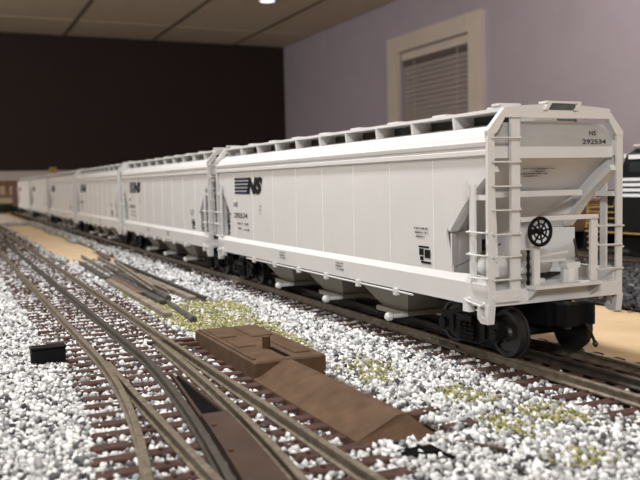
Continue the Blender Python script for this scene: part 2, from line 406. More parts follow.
def on_tie(X, Y):
    r = np.zeros(len(X), bool)
    for sel, ty in ((np.abs(X) < .035, TIEY1), (X < -.11, TIEY2)):
        i = np.clip(np.searchsorted(ty, Y), 1, len(ty)-1); d = np.minimum(np.abs(Y-ty[i-1]), np.abs(Y-ty[i])); r |= sel & (d < .0029)
    return r
CL = []
for (y0, y1, st) in ((-.16, .36, .00160), (.36, .8, .0025), (.8, 1.75, .0042)):
    X, Y = scatter(-.33, .036, y0, y1, st); k = on_ballast(X, Y) & inview(X, Y)
    X, Y = X[k], Y[k]; it = intrack(X, Y)
    # inside a track only part of the stones, lying between the ties
    keep = ~it | ((rng.random(len(X)) < .85) & ~on_tie(X, Y) & ((X < -.014) | ((X < .016) & (rng.random(len(X)) < .10)))) | (it & (rng.random(len(X)) < .13) & (X < -.018)); X, Y, it = X[keep], Y[keep], it[keep]
    Z = np.where(it, -.0049, -.0042) + rng.uniform(-.0008, .0006, len(X))
    Z += np.where(it, 0, .0004*wob(X, 130)*wob(Y, 90))
    rail_near = (np.abs(np.abs(X)-.01675) < .0022) | (np.abs(X) < .0018)
    CL.append(np.stack([X, Y, Z], 1)[~(rail_near & it)])
C_ = np.vstack(CL)
near = C_[:, 1] < .36
def grid_bed(mask, x0, x1, y0, y1, st, z):
    nx, ny = int(round((x1-x0)/st)), int(round((y1-y0)/st)); v = []; f = []
    for i in range(nx):
        for j in range(ny):
            a, b = x0+i*st, y0+j*st
            if mask(np.array([a+st/2]), np.array([b+st/2]))[0]:
                o = len(v); v += [(a, b, z), (a+st, b, z), (a+st, b+st, z), (a, b+st, z)]; f.append((o, o+1, o+2, o+3))
    return v, f
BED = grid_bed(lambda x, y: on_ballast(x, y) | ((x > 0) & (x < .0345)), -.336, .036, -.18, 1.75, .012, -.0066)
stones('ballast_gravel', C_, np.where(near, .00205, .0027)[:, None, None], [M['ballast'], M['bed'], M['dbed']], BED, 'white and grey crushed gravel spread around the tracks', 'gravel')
# dark gravel on the right
X, Y = scatter(.14, .62, -.12, .62, .0036); 
k = inview(X, Y, 40) & (X > .150+.01*wob(Y, 40)) & ~((np.abs(X-.352) < .036))
D_ = np.stack([X[k], Y[k], np.full(k.sum(), -.0052)+rng.uniform(-.0005, .0007, k.sum())], 1)
BED2 = grid_bed(lambda x, y: x > .155, .15, .62, -.2, .9, .05, -.0078)
stones('dark_gravel', D_, .0036, [M['dballast'], M['dbed']], BED2, 'dark grey gravel beside the black locomotive', 'gravel')
# smooth ground cover between the tracks, far down the layout
def cover(name, x0, x1, y0, y1, m, label):
    n = 40; v = []
    for i in range(n+1):
        y = y0+(y1-y0)*i/n; a = x0+.004*float(wob(y, 31)); b = x1+.004*float(wob(y, 23))
        v += [(a, y, BT), (b, y, BT), (b-.002, y, BT+.0014), (a+.002, y, BT+.0014)]
    f = [(0, 1, 2, 3), tuple(range(4*n+3, 4*n-1, -1))]
    for i in range(n):
        for k in range(4): f.append((4*i+k, 4*i+4+k, 4*i+4+(k+1) % 4, 4*i+(k+1) % 4))
    return tag(MB().add(v, f).build(name, m), label, 'ground cover', kind='stuff')
cover('sand_strip', -.1065, -.0500, .600, 1.60, mat('sand_pale_tan', (.66, .50, .30), .9, scale=60, col2=(.76, .60, .40), bump=.3), 'pale tan sandy strip between the two long tracks')
cover('grey_cover', -.1065, -.0450, 1.60, 2.50, mat('cover_pale_grey', (.50, .47, .43), .9, scale=60, col2=(.60, .57, .53), bump=.3), 'pale grey ground at the far end of the sandy strip')
# turf flock patches
PATCH = [(-.086, .165, .024, .055), (-.075, .115, .010, .03), (-.105, .215, .010, .06), (-.063, .225, .010, .035), (-.066, .035, .011, .017), (-.075, .02, .008, .01), (-.058, -.018, .010, .014),
         (-.068, -.055, .008, .014), (-.048, -.052, .012, .016), (-.068, -.088, .012, .008), (-.082, .075, .004, .05), (-.105, .30, .008, .05), (-.078, .235, .012, .030), (-.095, .225, .008, .040)]
TL = []
for cx_, cy_, rx, ry in PATCH:
    n = int(rx*ry*math.pi*(9e5 if cy_ > .1 else 4.2e5)); a = rng.uniform(0, 2*math.pi, n); r = np.sqrt(rng.random(n))*rng.uniform(.55, 1.15, n)
    X, Y = cx_+rx*r*np.cos(a), cy_+ry*r*np.sin(a); n_ = (wob(X, 700)+wob(Y, 520)) > -.35
    mach = (X > -.119) & (X < -.081) & (Y > -.052) & (Y < .131)
    k = n_ & ~mach & ~intrack(X, Y)
    TL.append(np.stack([X[k], Y[k], -.0034+rng.uniform(-.0008, .0005, k.sum())], 1))
stones('turf_patches', np.vstack(TL), .0014, [M['turf']], None, 'yellow green turf clumps scattered over the gravel', 'turf')

# ------------------------------------------------------------------ text helpers
def text_mesh(s, size, shear=0, bold=0, spacing=1.0):
    cu = bpy.data.curves.new('t', 'FONT'); cu.body = s; cu.size = size; cu.shear = shear; cu.offset = bold; cu.space_character = spacing
    cu.resolution_u = 3
    o = bpy.data.objects.new('t', cu); COL.objects.link(o)
    bpy.context.view_layer.update()
    me = bpy.data.meshes.new_from_object(o.evaluated_get(bpy.context.evaluated_depsgraph_get()))
    bpy.data.objects.remove(o); return me
def place_text(name, s, m, parent, box, plane, off, shear=0, bold=0):
    """fit text into box=(u0,u1,v0,v1) on a plane; plane 'side' : u = -y on x=off ; 'end' : u = x on y=off"""
    me = text_mesh(s, 1, shear, bold); me.materials.clear(); me.materials.append(m)
    co = np.zeros(len(me.vertices)*3); me.vertices.foreach_get('co', co); co = co.reshape(-1, 3)
    mn, mx = co.min(0), co.max(0); u = (co[:, 0]-mn[0])/(mx[0]-mn[0])*(box[1]-box[0])+box[0]; v = (co[:, 1]-mn[1])/(mx[1]-mn[1])*(box[3]-box[2])+box[2]
    if plane == 'side': P = np.stack([np.full_like(u, off), -u, v], 1)
    else: P = np.stack([u, np.full_like(u, off), v], 1)
    me.vertices.foreach_set('co', P.ravel()); me.update(); return link(name, me, parent)
def marks(name, rows, m, parent, plane, off, slope=None):
    """tiny unreadable stencil lines: rows of (u0,u1,v,height)"""
    mb = MB(); r = random.Random(3)
    for (u0, u1, v, h) in rows:
        u = u0
        while u < u1-h*.3:
            w = h*r.uniform(.45, .75)
            if r.random() > .16:
                a, b, c, d = u, min(u+w*.8, u1), v, v+h
                def pt(uu, vv): 
                    if plane == 'side': return (off, -uu, vv)
                    if plane == 'end': return (uu, off, vv)
                    return slope(uu, vv)
                mb.add([pt(a, c), pt(b, c), pt(b, d), pt(a, d)], [(0, 1, 2, 3)])
            u += w
    return mb.build(name, m, parent)

# ------------------------------------------------------------------ hopper car
LC, PT = .3385, .360
W = .034
def sym(y): return LC-y
def make_car():
    car = empty('hopper_car', (0, 0, 0))
    P = lambda n, mb, m=M['car'], smooth=False, par=None: mb.build(n, m, par or car, smooth)
    BX = W-.0012                                         # body side plane
    # side sheets with the slanted end cut-outs
    outl = [(.0035, .0815), (.0016, .0768), (.0120, .0692), (.0195, .0630), (.0295, .0525), (.0305, .0495), (.0264, .0335)]
    outl = outl + [(sym(y), z) for (y, z) in outl[::-1]]
    for s in (-1, 1):
        sh = P('side_sheet', MB().prism(outl, 'x', s*(BX-.0011), s*BX))
        for y in [.0400+.0371*k for k in range(8)]:
            o = MB().tube([(s*(BX+.0000), y, .034), (s*(BX+.0000), y, .081)], .00020, 6).build('weld_seam', M['seam'], sh)
        for e in (0, 1):                                  # flange along the slanted cut
            f = (lambda y: y) if e == 0 else sym
            q = [(f(.0016), .0770), (f(.0120), .0692), (f(.0195), .0630), (f(.0296), .0523), (f(.0280), .0507), (f(.0182), .0612), (f(.0108), .0674), (f(.0005), .0748)]
            P('end_flange', MB().prism(q, 'x', s*(BX-.0045), s*BX), par=sh)
    # roof
    prof = [(-.0334, .0865), (-.0325, .0885), (-.0295, .0908), (-.0255, .0927), (-.018, .0942), (0, .0948), (.018, .0942), (.0255, .0927), (.0295, .0908), (.0325, .0885), (.0334, .0865), (.030, .0845), (-.030, .0845)]
    P('roof', MB().prism(prof, 'y', .003, sym(.003)))
    # eave rails: two stepped ledges under the roof
    for s in (-1, 1):
        ev = [(s*.0310, .0808), (s*.0336, .0808), (s*.0341, .0813), (s*.0341, .0830), (s*.0333, .0836), (s*.0333, .0842), (s*.0341, .0847), (s*.0343, .0862), (s*.0335, .0872), (s*.0310, .0872)]
        P('eave_rail', MB().prism(ev, 'y', .0015, sym(.0015)))
        # side sill with a sloping ledge
        ss = [(s*.0300, .0225), (s*.0340, .0225), (s*.0340, .0312), (s*.0329, .0340), (s*.0300, .0340)]
        sill = P('side_sill', MB().prism(ss, 'y', .0012, sym(.0012)))
        MB().cyl((s*.0338, .056, .0213), (s*.0338, .275, .0213), .0005, 6).build('pipe', M['car'], sill)
        for k in range(6):
            y = .070+.0378*k
            MB().box(s*.0332, s*.0352, y-.0013, y+.0013, .0196, .0228).build('pipe_bracket', M['car'], sill)
    # running boards, outriggers and hatch
    for s in (-1, 1):
        rb = P('running_board', MB().box(s*.0145, s*.0262, .001, sym(.001), .0980, .0993))
        for k in range(9):
            y = .0345+.0336*k
            if y < LC-.01:
                MB().prism([(s*.0256, .0928), (s*.0262, .0980), (s*.0160, .0980), (s*.0160, .0944)], 'y', y-.0008, y+.0008).build('outrigger', M['car'], car)
        for k in range(9):
            y = .007+.0395*k
            MB().box(s*.0180, s*.0255, y-.005, y+.005, .0993, .1001).build('board_joint', M['car'], rb)
        P('roof_grate', MB().box(s*.0138, s*.0150, .006, sym(.006), .0940, .0984), M['roofgrate_shade'])
    for k in range(4):
        y0 = .014+.0785*k
        h = P('hatch_cover', MB().prism([(-.0115, .0946), (-.0115, .0972), (-.0095, .0985), (.0095, .0985), (.0115, .0972), (.0115, .0946)], 'y', y0, y0+.074), M['hatch'])
        for q in (.012, .037, .062): MB().box(-.0125, .0125, y0+q-.001, y0+q+.001, .0982, .0990).build('hatch_strap', M['car'], h)
    # ends
    for e in (0, 1):
        f = (lambda y: y) if e == 0 else sym
        yy = sorted((f(.0030), f(.0040)))
        ep = [(-.0322, .0800), (.0322, .0800), (.0322, .0880), (.0255, .0938), (-.0255, .0938), (-.0322, .0880)]
        P('end_panel', MB().prism(ep, 'y', yy[0], yy[1]))
        # slope sheet: recessed middle and slanted side facets
        oy = [.0032, .0130, .0220, .0340, .0465]; oz = [.0770, .0665, .0575, .0465, .0352]; ox = [.0316, .0316, .0314, .0312, .0300]
        iy = [.0046, .0146, .0256, .0345, .0480]; iz = [.0810, .0729, .0634, .0560, .0450]; ix = [.0305, .0302, .0298, .0200, .0100]
        mb = MB(); v = []
        for k in range(5): v += [(-ix[k], f(iy[k]), iz[k]), (ix[k], f(iy[k]), iz[k])]
        mb.add(v, [(2*k, 2*k+1, 2*k+3, 2*k+2) for k in range(4)])
        sl_ = P('slope_sheet', mb)
        for s in (-1, 1):
            v = []
            for k in range(5): v += [(s*ox[k], f(oy[k]), oz[k]), (s*ix[k], f(iy[k]), iz[k])]
            v += [(a, b, c-.0008) for (a, b, c) in v]
            fc = [(2*k, 2*k+1, 2*k+3, 2*k+2) for k in range(4)] + [(10+2*k, 10+2*k+2, 10+2*k+3, 10+2*k+1) for k in range(4)] + [(2*k, 2*k+2, 12+2*k, 10+2*k) for k in range(4)]
            MB().add(v, fc).build('corner_facet', M['car'], sl_)
            # wing plate below
            wq = [(s*.0326, f(.0266)), (s*.0240, f(.0345)), (s*.0120, f(.0420)), (s*.0040, f(.0455)), (s*.0040, f(.0465)), (s*.0120, f(.0430)), (s*.0240, f(.0355)), (s*.0326, f(.0276))]
            P('wing_plate', MB().prism(wq, 'z', .0300, .0500))
            P('brace_rod', MB().cyl((s*.0325, f(.0245), .0365), (s*.0190, f(.012), .0460), .0005, 6), M['greyprint'])
        # stiffener across the slope
        P('cross_stiffener', MB().box(-.0262, .0262, *sorted((f(.0150), f(.0190))), .0645, .0668))
        # corner posts, inner stiles, top beam
        for s in (-1, 1):
            lp = [(s*.0340, f(.0000)), (s*.0308, f(.0000)), (s*.0308, f(.0010)), (s*.0330, f(.0010)), (s*.0330, f(.0016)), (s*.0340, f(.0016))]
            P('corner_post', MB().prism(lp, 'z', .0230, .0900))
            P('post_gusset', MB().prism([(s*.0340, .0885), (s*.0340, .0905), (s*.0265, .0990), (s*.0235, .0990), (s*.0300, .0895)], 'y', *sorted((f(-.0002), f(.0022)))))
        P('ladder_stile', MB().box(-.0228, -.0186, *sorted((f(.0002), f(.0016))), .0240, .0965))
        P('ladder_stile', MB().box(.0172, .0208, *sorted((f(.0002), f(.0014))), .0275, .0565))
        tb = [(-.0265, .0955), (.0265, .0955), (.0265, .0996), (.0180, .1002), (.0, .1012), (-.018, .1002), (-.0265, .0992)]
        P('top_beam', MB().prism(tb, 'y', *sorted((f(-.0006), f(.0018)))))
        P('roof_step', MB().box(-.0068, .0106, *sorted((f(-.0014), f(.0035))), .1012, .1021))
        for xx in (-.0062, .0088): P('step_bracket', MB().prism([(xx-.002, .0985), (xx, .0985), (xx+.002, .1012), (xx, .1012)], 'y', *sorted((f(-.0014), f(-.0006)))))
        P('walkway_end_plate', MB().box(-.0262, -.0160, *sorted((f(.0030), f(.0080))), .1002, .1012))
        P('post_web', MB().prism([(-.0308, .0790), (-.0290, .0790), (-.0268, .0340), (-.0308, .0340)], 'y', *sorted((f(.0030), f(.0040)))))
        P('step_shadow_plate', MB().box(-.005, .008, *sorted((f(-.0009), f(-.0005))), .0987, .1010), M['roofgrate_shade'])  # dark sheet standing in for the shade under the roof step
        # ladder rungs on the end and grab irons on the side
        def iron(a, b, out, n='rung', r=.00038):
            a, b, out = Vector(a), Vector(b), Vector(out)
            mb = MB().tube([a, a+out, b+out, b], r, 5)
            for c in (a, b): mb.cyl(c-out*.1, c+out*.35, .00065, 6)
            return P(n, mb)
        oo = -1 if e == 0 else 1
        for z in (.0880, .0788, .0695, .0604, .0511, .0424, .0336): iron((-.0322, f(0), z), (-.0192, f(0), z), (0, oo*.0012, -.0003))
        for z in (.0523, .0445, .0346): iron((.0205, f(0), z), (.0326, f(0), z), (0, oo*.0013, -.0003), 'grab_iron')
        iron((-.0315, f(0), .0262), (-.0205, f(0), .0262), (0, oo*.0016, -.0012), 'grab_iron')
        for s in (-1, 1):
            P('side_stile', MB().box(*sorted((s*.0332, s*.0342)), *sorted((f(.0086), f(.0120))), .0335, .0700 if s == -1 else .070))
            P('stile_cap', MB().cyl((s*.0342, f(.0126), .0655), (s*.0342, f(.0126), .0712), .0009, 6))
            for z in (.0516, .0428, .0338): iron((s*W, f(.0120), z), (s*W, f(.0008), z), (s*.0016, 0, 0), 'grab_iron')
            iron((s*W, f(.0125), .0250), (s*W, f(.0030), .0240), (s*.0016, 0, -.0008), 'grab_iron')
            P('stile_brace', MB().box(*sorted((s*.0300, s*.0332)), *sorted((f(.0015), f(.0115))), .0640, .0660))
            # stirrup step below the sill
            yA, yB = f(.0002), f(.0068); ym = f(.0100)
            P('stirrup_step', MB().prism([(f(-.0004), .0235), (f(.0006), .0160), (f(.0050), .0160), (f(.0072), .0178), (f(.0072), .0225), (f(.0056), .0225), (f(.0056), .0188), (f(.0028), .0180), (f(.0024), .0235)], 'x', s*.0310, s*.0342))
            P('jacking_pad', MB().box(*sorted((s*.0322, s*.0350)), *sorted((f(.0118), f(.0158))), .0196, .0245))
            P('pad_bolt', MB().cyl((s*.0335, f(.0148), .0245), (s*.0335, f(.0148), .0300), .0006, 6))
        # end sill and deck
        P('end_sill', MB().box(-.0336, .0336, *sorted((f(-.0003), f(.0028))), .0230, .0290))
        P('end_deck', MB().box(-.0300, .0300, *sorted((f(.0028), f(.0200))), .0262, .0285))
        P('bolster_web', MB().box(-.0060, .0060, *sorted((f(.0150), f(.0600))), .0225, .0300))
        P('crossover_platform', MB().box(-.0165, .0180, *sorted((f(-.0062), f(-.0002))), .0290, .0302))
        for xx in (-.0150, .0165): P('platform_bracket', MB().prism([(f(-.0060), .0290), (f(-.0002), .0290), (f(-.0002), .0240)], 'x', xx-.0006, xx+.0006))
        P('striker', MB().box(-.0062, .0062, *sorted((f(-.0008), f(.012))), .0130, .0228), M['black'])
        # rail across the end, equipment post
        P('hand_rail', MB().box(-.0190, .0205, *sorted((f(-.0006), f(.0008))), .0552, .0570))
        P('end_stay', MB().box(.0000-.0128, -.0098, *sorted((f(-.0008), f(.0006))), .0300, .0455) if e == 0 else MB().box(.0098, .0128, *sorted((f(-.0008), f(.0006))), .0300, .0455))
        tk = P('air_tank', MB().tube([(-.0280, f(.0135), .0365), (-.0270, f(.0135), .0365), (-.0255, f(.0135), .0365), (-.0160, f(.0135), .0365), (-.0145, f(.0135), .0365), (-.0135, f(.0135), .0365)], [.002, .0042, .0050, .0050, .0042, .002], 14), smooth=True)
        MB().cyl((-.0135, f(.0110), .0350), (-.0100, f(.0060), .0350), .0016, 8).build('tank_pipe', M['car'], tk)
        tk2 = P('air_tank', MB().tube([(-.0065, f(.0190), .0370), (-.0050, f(.0190), .0370), (.0090, f(.0190), .0370), (.0105, f(.0190), .0370)], [.003, .0052, .0052, .003], 14), smooth=True)
        P('valve_body', MB().cyl((.0120, f(.0070), .0290), (.0120, f(.0070), .0350), .0036, 10), smooth=False)
        P('valve_top', MB().box(.0085, .0155, *sorted((f(.0045), f(.0095))), .0350, .0372))
        P('air_pipe', MB().tube([(-.0050, f(.0060), .0290), (-.0050, f(.0060), .0375), (-.0042, f(.0062), .0383), (.0095, f(.0070), .0383)], .0006, 6))
        P('air_pipe', MB().tube([(-.0105, f(.0040), .0405), (.0100, f(.0060), .0415)], .0006, 6))
        P('slack_adjuster', MB().box(-.0170, -.0100, *sorted((f(.0035), f(.0085))), .0440, .0530) if e == 0 else MB().box(.0100, .0170, *sorted((f(.0035), f(.0085))), .0440, .0530))
        # coupler
        cp = P('coupler', MB().prism([(-.0050, f(-.0104)), (.0016, f(-.0104)), (.0018, f(-.0080)), (.0072, f(-.0078)), (.0084, f(-.0104)), (.0104, f(-.0094)), (.0104, f(-.0045)), (.0040, f(-.0025)), (.0040, f(.0)), (-.0040, f(.0)), (-.0040, f(-.0035)), (-.0058, f(-.0055))], 'z', .0140, .0225), M['black'])
        MB().cyl((-.0030, f(-.0085), .0130), (-.0030, f(-.0085), .0236), .0015, 10).build('knuckle_pin', M['wheel'], cp)
        MB().tube([(.0060, f(-.0090), .0145), (.0078, f(-.0100), .0105), (.0098, f(-.0098), .0068)], [.0006, .0006, .0007], 6).build('uncoupling_pin', M['wheel'], cp)
        MB().tube([(.0098, f(-.0098), .0074), (.0102, f(-.0098), .0060), (.0104, f(-.0098), .0048)], [.0005, .0012, .0006], 8).build('pin_ball', M['wheel'], cp)
    # brake wheel at the near end
    bw = P('brake_wheel', MB(), M['black']) if False else None
    bc = Vector((-.0113, -.0026, .0512))
    bwr = MB(); 
    def circ(r, n=28): return [bc+Vector((r*math.cos(2*math.pi*i/n), 0, r*math.sin(2*math.pi*i/n))) for i in range(n+1)]
    bwr.tube(circ(.0053), .00072, 8, cap=False); bwr.tube(circ(.0030), .00035, 6, cap=False); bwr.cyl(bc+Vector((0, .0004, 0)), bc-Vector((0, .0008, 0)), .0013, 10)
    wheel = P('brake_wheel', bwr, M['black'], True)
    for k in range(8):
        a = 2*math.pi*k/8+.2; d = Vector((math.cos(a), 0, math.sin(a)))
        MB().cyl(bc+d*.001, bc+d*.0052, .00042, 6).build('spoke', M['black'], wheel)
    MB().cyl(bc, bc+Vector((0, .0065, 0)), .0009, 8).build('shaft', M['black'], wheel)
    ch = [(-.0155, -.0006, .0440-.0016*k) for k in range(10)]
    P('brake_chain', MB().tube(ch, [.0005 if k % 2 else .0009 for k in range(10)], 6), M['black'])
    # center sill
    P('center_sill', MB().box(-.0055, .0055, .004, sym(.004), .0140, .0228), M['black'])
    # hopper bays with outlet gates
    for k in range(3):
        yc = .0985+.0707*k
        top, bot, w0, w1 = .0352, .0125, .0318, .0185
        v = [(-w0, yc-top, .0300), (w0, yc-top, .0300), (w0, yc+top, .0300), (-w0, yc+top, .0300), (-w1, yc-bot, .0085), (w1, yc-bot, .0085), (w1, yc+bot, .0085), (-w1, yc+bot, .0085)]
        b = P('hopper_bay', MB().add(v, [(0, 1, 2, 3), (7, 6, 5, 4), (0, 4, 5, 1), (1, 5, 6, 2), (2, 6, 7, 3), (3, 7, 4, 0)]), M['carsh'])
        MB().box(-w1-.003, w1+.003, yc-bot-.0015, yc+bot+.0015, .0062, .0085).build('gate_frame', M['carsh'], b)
        for s in (-1, 1):
            g = MB().cyl((s*(w1+.002), yc-.0150, .0073), (s*.0290, yc-.0150, .0073), .0011, 8)
            g.tube([(s*.0285, yc-.0150, .0073), (s*.0295, yc-.0150, .0073), (s*.0315, yc-.0150, .0073), (s*.0325, yc-.0150, .0073)], [.0012, .0021, .0021, .0012], 8)
            g.build('gate_capstan', M['car'], b)
    # trucks
    for yc in (.0280, sym(.0280)):
        AX = .0182; R = .0097
        for s in (-1, 1):
            x0, x1 = s*.0212, s*.0238
            o_ = [(-.0205, .0122), (-.0198, .0148), (-.0150, .0152), (-.0085, .0172), (.0085, .0172), (.0150, .0152), (.0198, .0148), (.0205, .0122), (.0202, .0075), (.0192, .0062), (.0150, .0066), (.0110, .0056), (.0070, .0038), (-.0070, .0038), (-.0110, .0056), (-.0150, .0066), (-.0192, .0062), (-.0202, .0075)]
            sf = P('truck_sideframe', MB().prism([(yc+a, b) for a, b in o_], 'x', x0, x1), M['black'])
            for a in (-AX, AX): MB().cyl((s*.0238, yc+a, .0098), (s*.0252, yc+a, .0098), .0024, 12).build('bearing_cap', M['black'], sf)
            for a in (-.0036, 0, .0036): MB().tube([(s*.0246, yc+a, .0050+.0009*k) for k in range(9)], [.0016 if k % 2 else .0011 for k in range(9)], 8).build('spring', M['black'], sf)
            MB().box(*sorted((s*.0238, s*.0262)), yc-.0055, yc+.0055, .0130, .0158).build('bolster_end', M['black'], sf)
            for a in (-.0112, .0112): MB().box(*sorted((s*.0238, s*.0246)), yc+a-.0012, yc+a+.0012, .0070, .0140).build('column_rib', M['black'], sf)
        P('bolster', MB().box(-.0212, .0212, yc-.0045, yc+.0045, .0080, .0138), M['black'])
        for a in (-AX, AX):
            ws = P('wheelset', MB().cyl((-.0212, yc+a, R), (.0212, yc+a, R), .0018, 10), M['black'])
            for s in (-1, 1):
                mb = MB().lathe_x([(s*.0148, .0), (s*.0148, .0108), (s*.0157, .0106), (s*.0158, .0097), (s*.0186, .0094), (s*.0187, .0078), (s*.0178, .0072), (s*.0178, .0034), (s*.0190, .0028), (s*.0190, 0)], yc+a, R, 28)
                mb.build('wheel', M['wheel'], ws)
    # ---- printing
    px = -BX-.00022
    lg = empty_part = None
    # herald: five stripes and slanted letters
    y0, y1, z0, z1 = .2995, .2430, .0655, .0763
    mb = MB(); hb = (z1-z0)/9
    for k in range(5):
        zz = z1-hb-(2*k)*hb-.15*hb; hh = hb*1.3
        sh = (zz-z0)*.18
        mb.add([(px, y0-sh*0, zz), (px, y0-.0285+sh*0-.004, zz), (px, y0-.0285-.0035, zz+hh), (px, y0-.0012, zz+hh)], [(0, 1, 2, 3)])
    lgo = mb.build('herald_stripes', M['navy'], car)
    lt = place_text('herald_letters', 'NS', M['print'], car, (-y0+.0255, -y1, z0-.0004, z1+.0004), 'side', px, .28, .085)
    place_text('reporting_mark', 'NS', M['print'], car, (-.3015, -.2935, .0562, .0595), 'side', px, 0, .012)
    place_text('car_number', '292534', M['print'], car, (-.3015, -.2735, .0484, .0520), 'side', px, 0, .012)
    marks('stencil', [(-.295, -.284, .0440, .0012), (-.280, -.272, .0440, .0012), (-.293, -.285, .0405, .0012), (-.282, -.270, .0400, .0012)], M['greyprint'], car, 'side', px)
    marks('stencil', [(-.2495, -.2470, .0568-.0024*k, .0010) for k in range(3)], M['print'], car, 'side', px)
    marks('stencil', [(-.0557, -.0443, .0508, .0008), (-.0550, -.0440, .0490, .0008), (-.0545, -.0470, .0472, .0008)], M['greyprint'], car, 'side', px)
    mb = MB()
    for (a, b, c, d) in ((.0520, .0435, .0428, .0436), (.0515, .0478, .0395, .0424), (.0470, .0425, .0385, .0421), (.0508, .0480, .0373, .0390), (.0500, .0420, .0360, .0370)):
        mb.add([(px, a, c), (px, b, c), (px, b, d), (px, a, d)], [(0, 1, 2, 3)])
    mb.build('consolidated_stencil', M['print'], car)
    for yc in (.2085, .1290): marks('stencil', [(-yc-.0045, -yc+.0045, .0292, .0008), (-yc-.0055, -yc+.0035, .0276, .0008), (-yc-.0045, -yc+.0050, .0260, .0008)], M['greyprint'], car, 'side', -.03422)
    place_text('reporting_mark', 'NS', M['print'], car, (.0186, .0222, .0890, .0909), 'end', .0028, 0, .012)
    place_text('car_number', '292534', M['print'], car, (.0150, .0276, .0855, .0874), 'end', .0028, 0, .01)
    def slp(u, v):       # v: distance along the recessed slope measured as y
        t = (v-.0046)/.0100; return (u+.0045, v-.0005, .0810-.0081*t-.0004)
    marks('stencil', [(-.0140, .0030, .0102, .0006), (-.0070, -.0010, .0114, .0006), (-.0130, .0010, .0126, .0006), (-.0115, -.0020, .0138, .0006)], M['greyprint'], car, 'slope', 0, slp)
    return car

cars = [make_car()]
for k in range(5): cars.append(copy_tree(cars[0]))
labels = ['nearest grey covered hopper car, its ladder end facing the viewer', 'second grey hopper car, coupled right behind the nearest one', 'third grey hopper car from the viewer along the train',
          'fourth grey hopper car from the viewer, out of focus', 'fifth grey hopper car, next to last of the row', 'farthest grey hopper car at the tail of the row']
for k, c in enumerate(cars):
    c.location = (0, PT*k, ZR); tag(c, labels[k], 'hopper car', 'grey covered hopper cars in one train')

# ------------------------------------------------------------------ switch machine
sm = empty('switch_machine', (-.102, .04, BT), 'brown plastic switch machine with lever pin beside the turnout', 'switch machine')
def smp(n, mb, m=M['machine']): o = mb.build(n, m, sm); o.location = (.102, -.04, -BT); return o
GZ = -.0078
HT = .0030
smp('gear_housing', MB().bbox(-.1155, -.0845, .0400, .122, GZ, HT, .0007))
smp('lever_slot', MB().box(-.1010, -.0985, .0440, .0640, HT-.0001, HT+.0001), M['pit'])
smp('lever_pin', MB().cyl((-.1012, .0640, HT-.0002), (-.1012, .0640, HT+.0050), .0017, 12))
for (a, b, c, d) in ((-.112, -.104, .094, .114), (-.1115, -.1035, .070, .088), (-.098, -.088, .090, .116), (-.0950, -.0880, .048, .080)):
    smp('lid_panel', MB().bbox(a, b, c, d, HT, HT+.0006, .0003))
smp('lid_rib', MB().box(-.1147, -.1135, .044, .118, HT, HT+.0006))
# sloped motor cover with a slanted near end
cv = [(-.1165, .0400, GZ), (-.0900, .0400, GZ), (-.0900, -.0570, GZ), (-.1165, -.0500, GZ),
      (-.1160, .0400, -.0036), (-.1030, .0400, .0027), (-.1000, .0400, .0027), (-.0920, .0400, -.0030),
      (-.1160, -.0470, -.0036), (-.1020, -.0470, .0027), (-.0990, -.0470, .0027), (-.0920, -.0540, -.0040)]
smp('motor_cover', MB().add(cv, [(3, 2, 1, 0), (0, 1, 7, 6, 5, 4), (4, 5, 9, 8), (5, 6, 10, 9), (6, 7, 11, 10), (0, 4, 8, 3), (1, 2, 11, 7), (3, 8, 9, 10, 11, 2)]))
smp('throw_rod', MB().box(-.1270, -.1155, .1165, .1190, -.0032, -.0020))
for (x, y, a) in ((-.083, -.030, .3), (-.081, -.048, .1)):
    o = smp('mount_lug', MB().box(-.006, .006, -.0022, .0022, -.0065, -.0030), M['tie']); o.location = (x+.102, y-.04, -BT); o.rotation_euler = (0, 0, a)
smp('wire', MB().tube([(-.095, -.052, -.0046), (-.088, -.062, -.0036), (-.083, -.074, -.0032)], .0005, 6))
smp('wire', MB().tube([(-.103, -.052, -.0046), (-.100, -.064, -.0036), (-.099, -.072, -.0034)], .0006, 6), M['pit'])
smp('connector', MB().box(-.110, -.099, -.066, -.060, -.0062, -.0030), M['pit'])

# black block left of the yard track
bb = empty('relay_box', (-.1835, .1165, BT), 'small black box beside the yard track on white gravel', 'box')
MB().bbox(-.0072, .0072, -.0030, .0030, .0005, .0115, .0005).build('box_body', M['black'], bb)
MB().bbox(-.0076, .0076, -.0034, .0034, .0115, .0124, .0003).build('lid', M['black'], bb)

# ------------------------------------------------------------------ pile of scrap rails and ties on the gravel
def stick(kind, x0, y0, x1, y1, z, label, m, dz=0):
    d = Vector((x1-x0, y1-y0, dz)); L = d.length; a = math.atan2(x0-x1, y1-y0)
    if kind == 'rail':
        s = .95; mb = MB().sweep([(o*s, z_*s) for o, z_ in RAILP], [(0, 0), (0, L*.5), (0, L)]); z += .0036
        n, cat = 'scrap_rail', 'rail'
    elif kind == 'tie':
        mb = MB().bbox(-.0023, .0023, 0, L, 0, .0032, .0004); n, cat = 'scrap_timber', 'timber'
    else:
        mb = MB().tube([(0, 0, .0018), (0, L*.5, .0018), (0, L, .0018)], [.0019, .0017, .0015], 10); n, cat = 'scrap_pole', 'pole'
    o = mb.build(n, m); o.location = (x0, y0, ZR+z); o.rotation_euler = (math.asin(dz/L), 0, a)
    return tag(o, label, cat, 'scrap pile between the tracks')
G = -.0032
stick('rail', -.0715, .250, -.0700, .560, G, 'longest dark rail at the train side of the scrap pile', M['scrapdark'])
stick('tie', -.0775, .258, -.0785, .420, G, 'square tan timber with its cut end facing the switch machine', M['scrap'])
stick('rail', -.0835, .300, -.0800, .600, G, 'weathered rail in the middle of the scrap pile', M['scrap'])
stick('pole', -.0905, .270, -.0880, .520, G, 'round weathered pole ending in the green turf', M['scrapdark'])
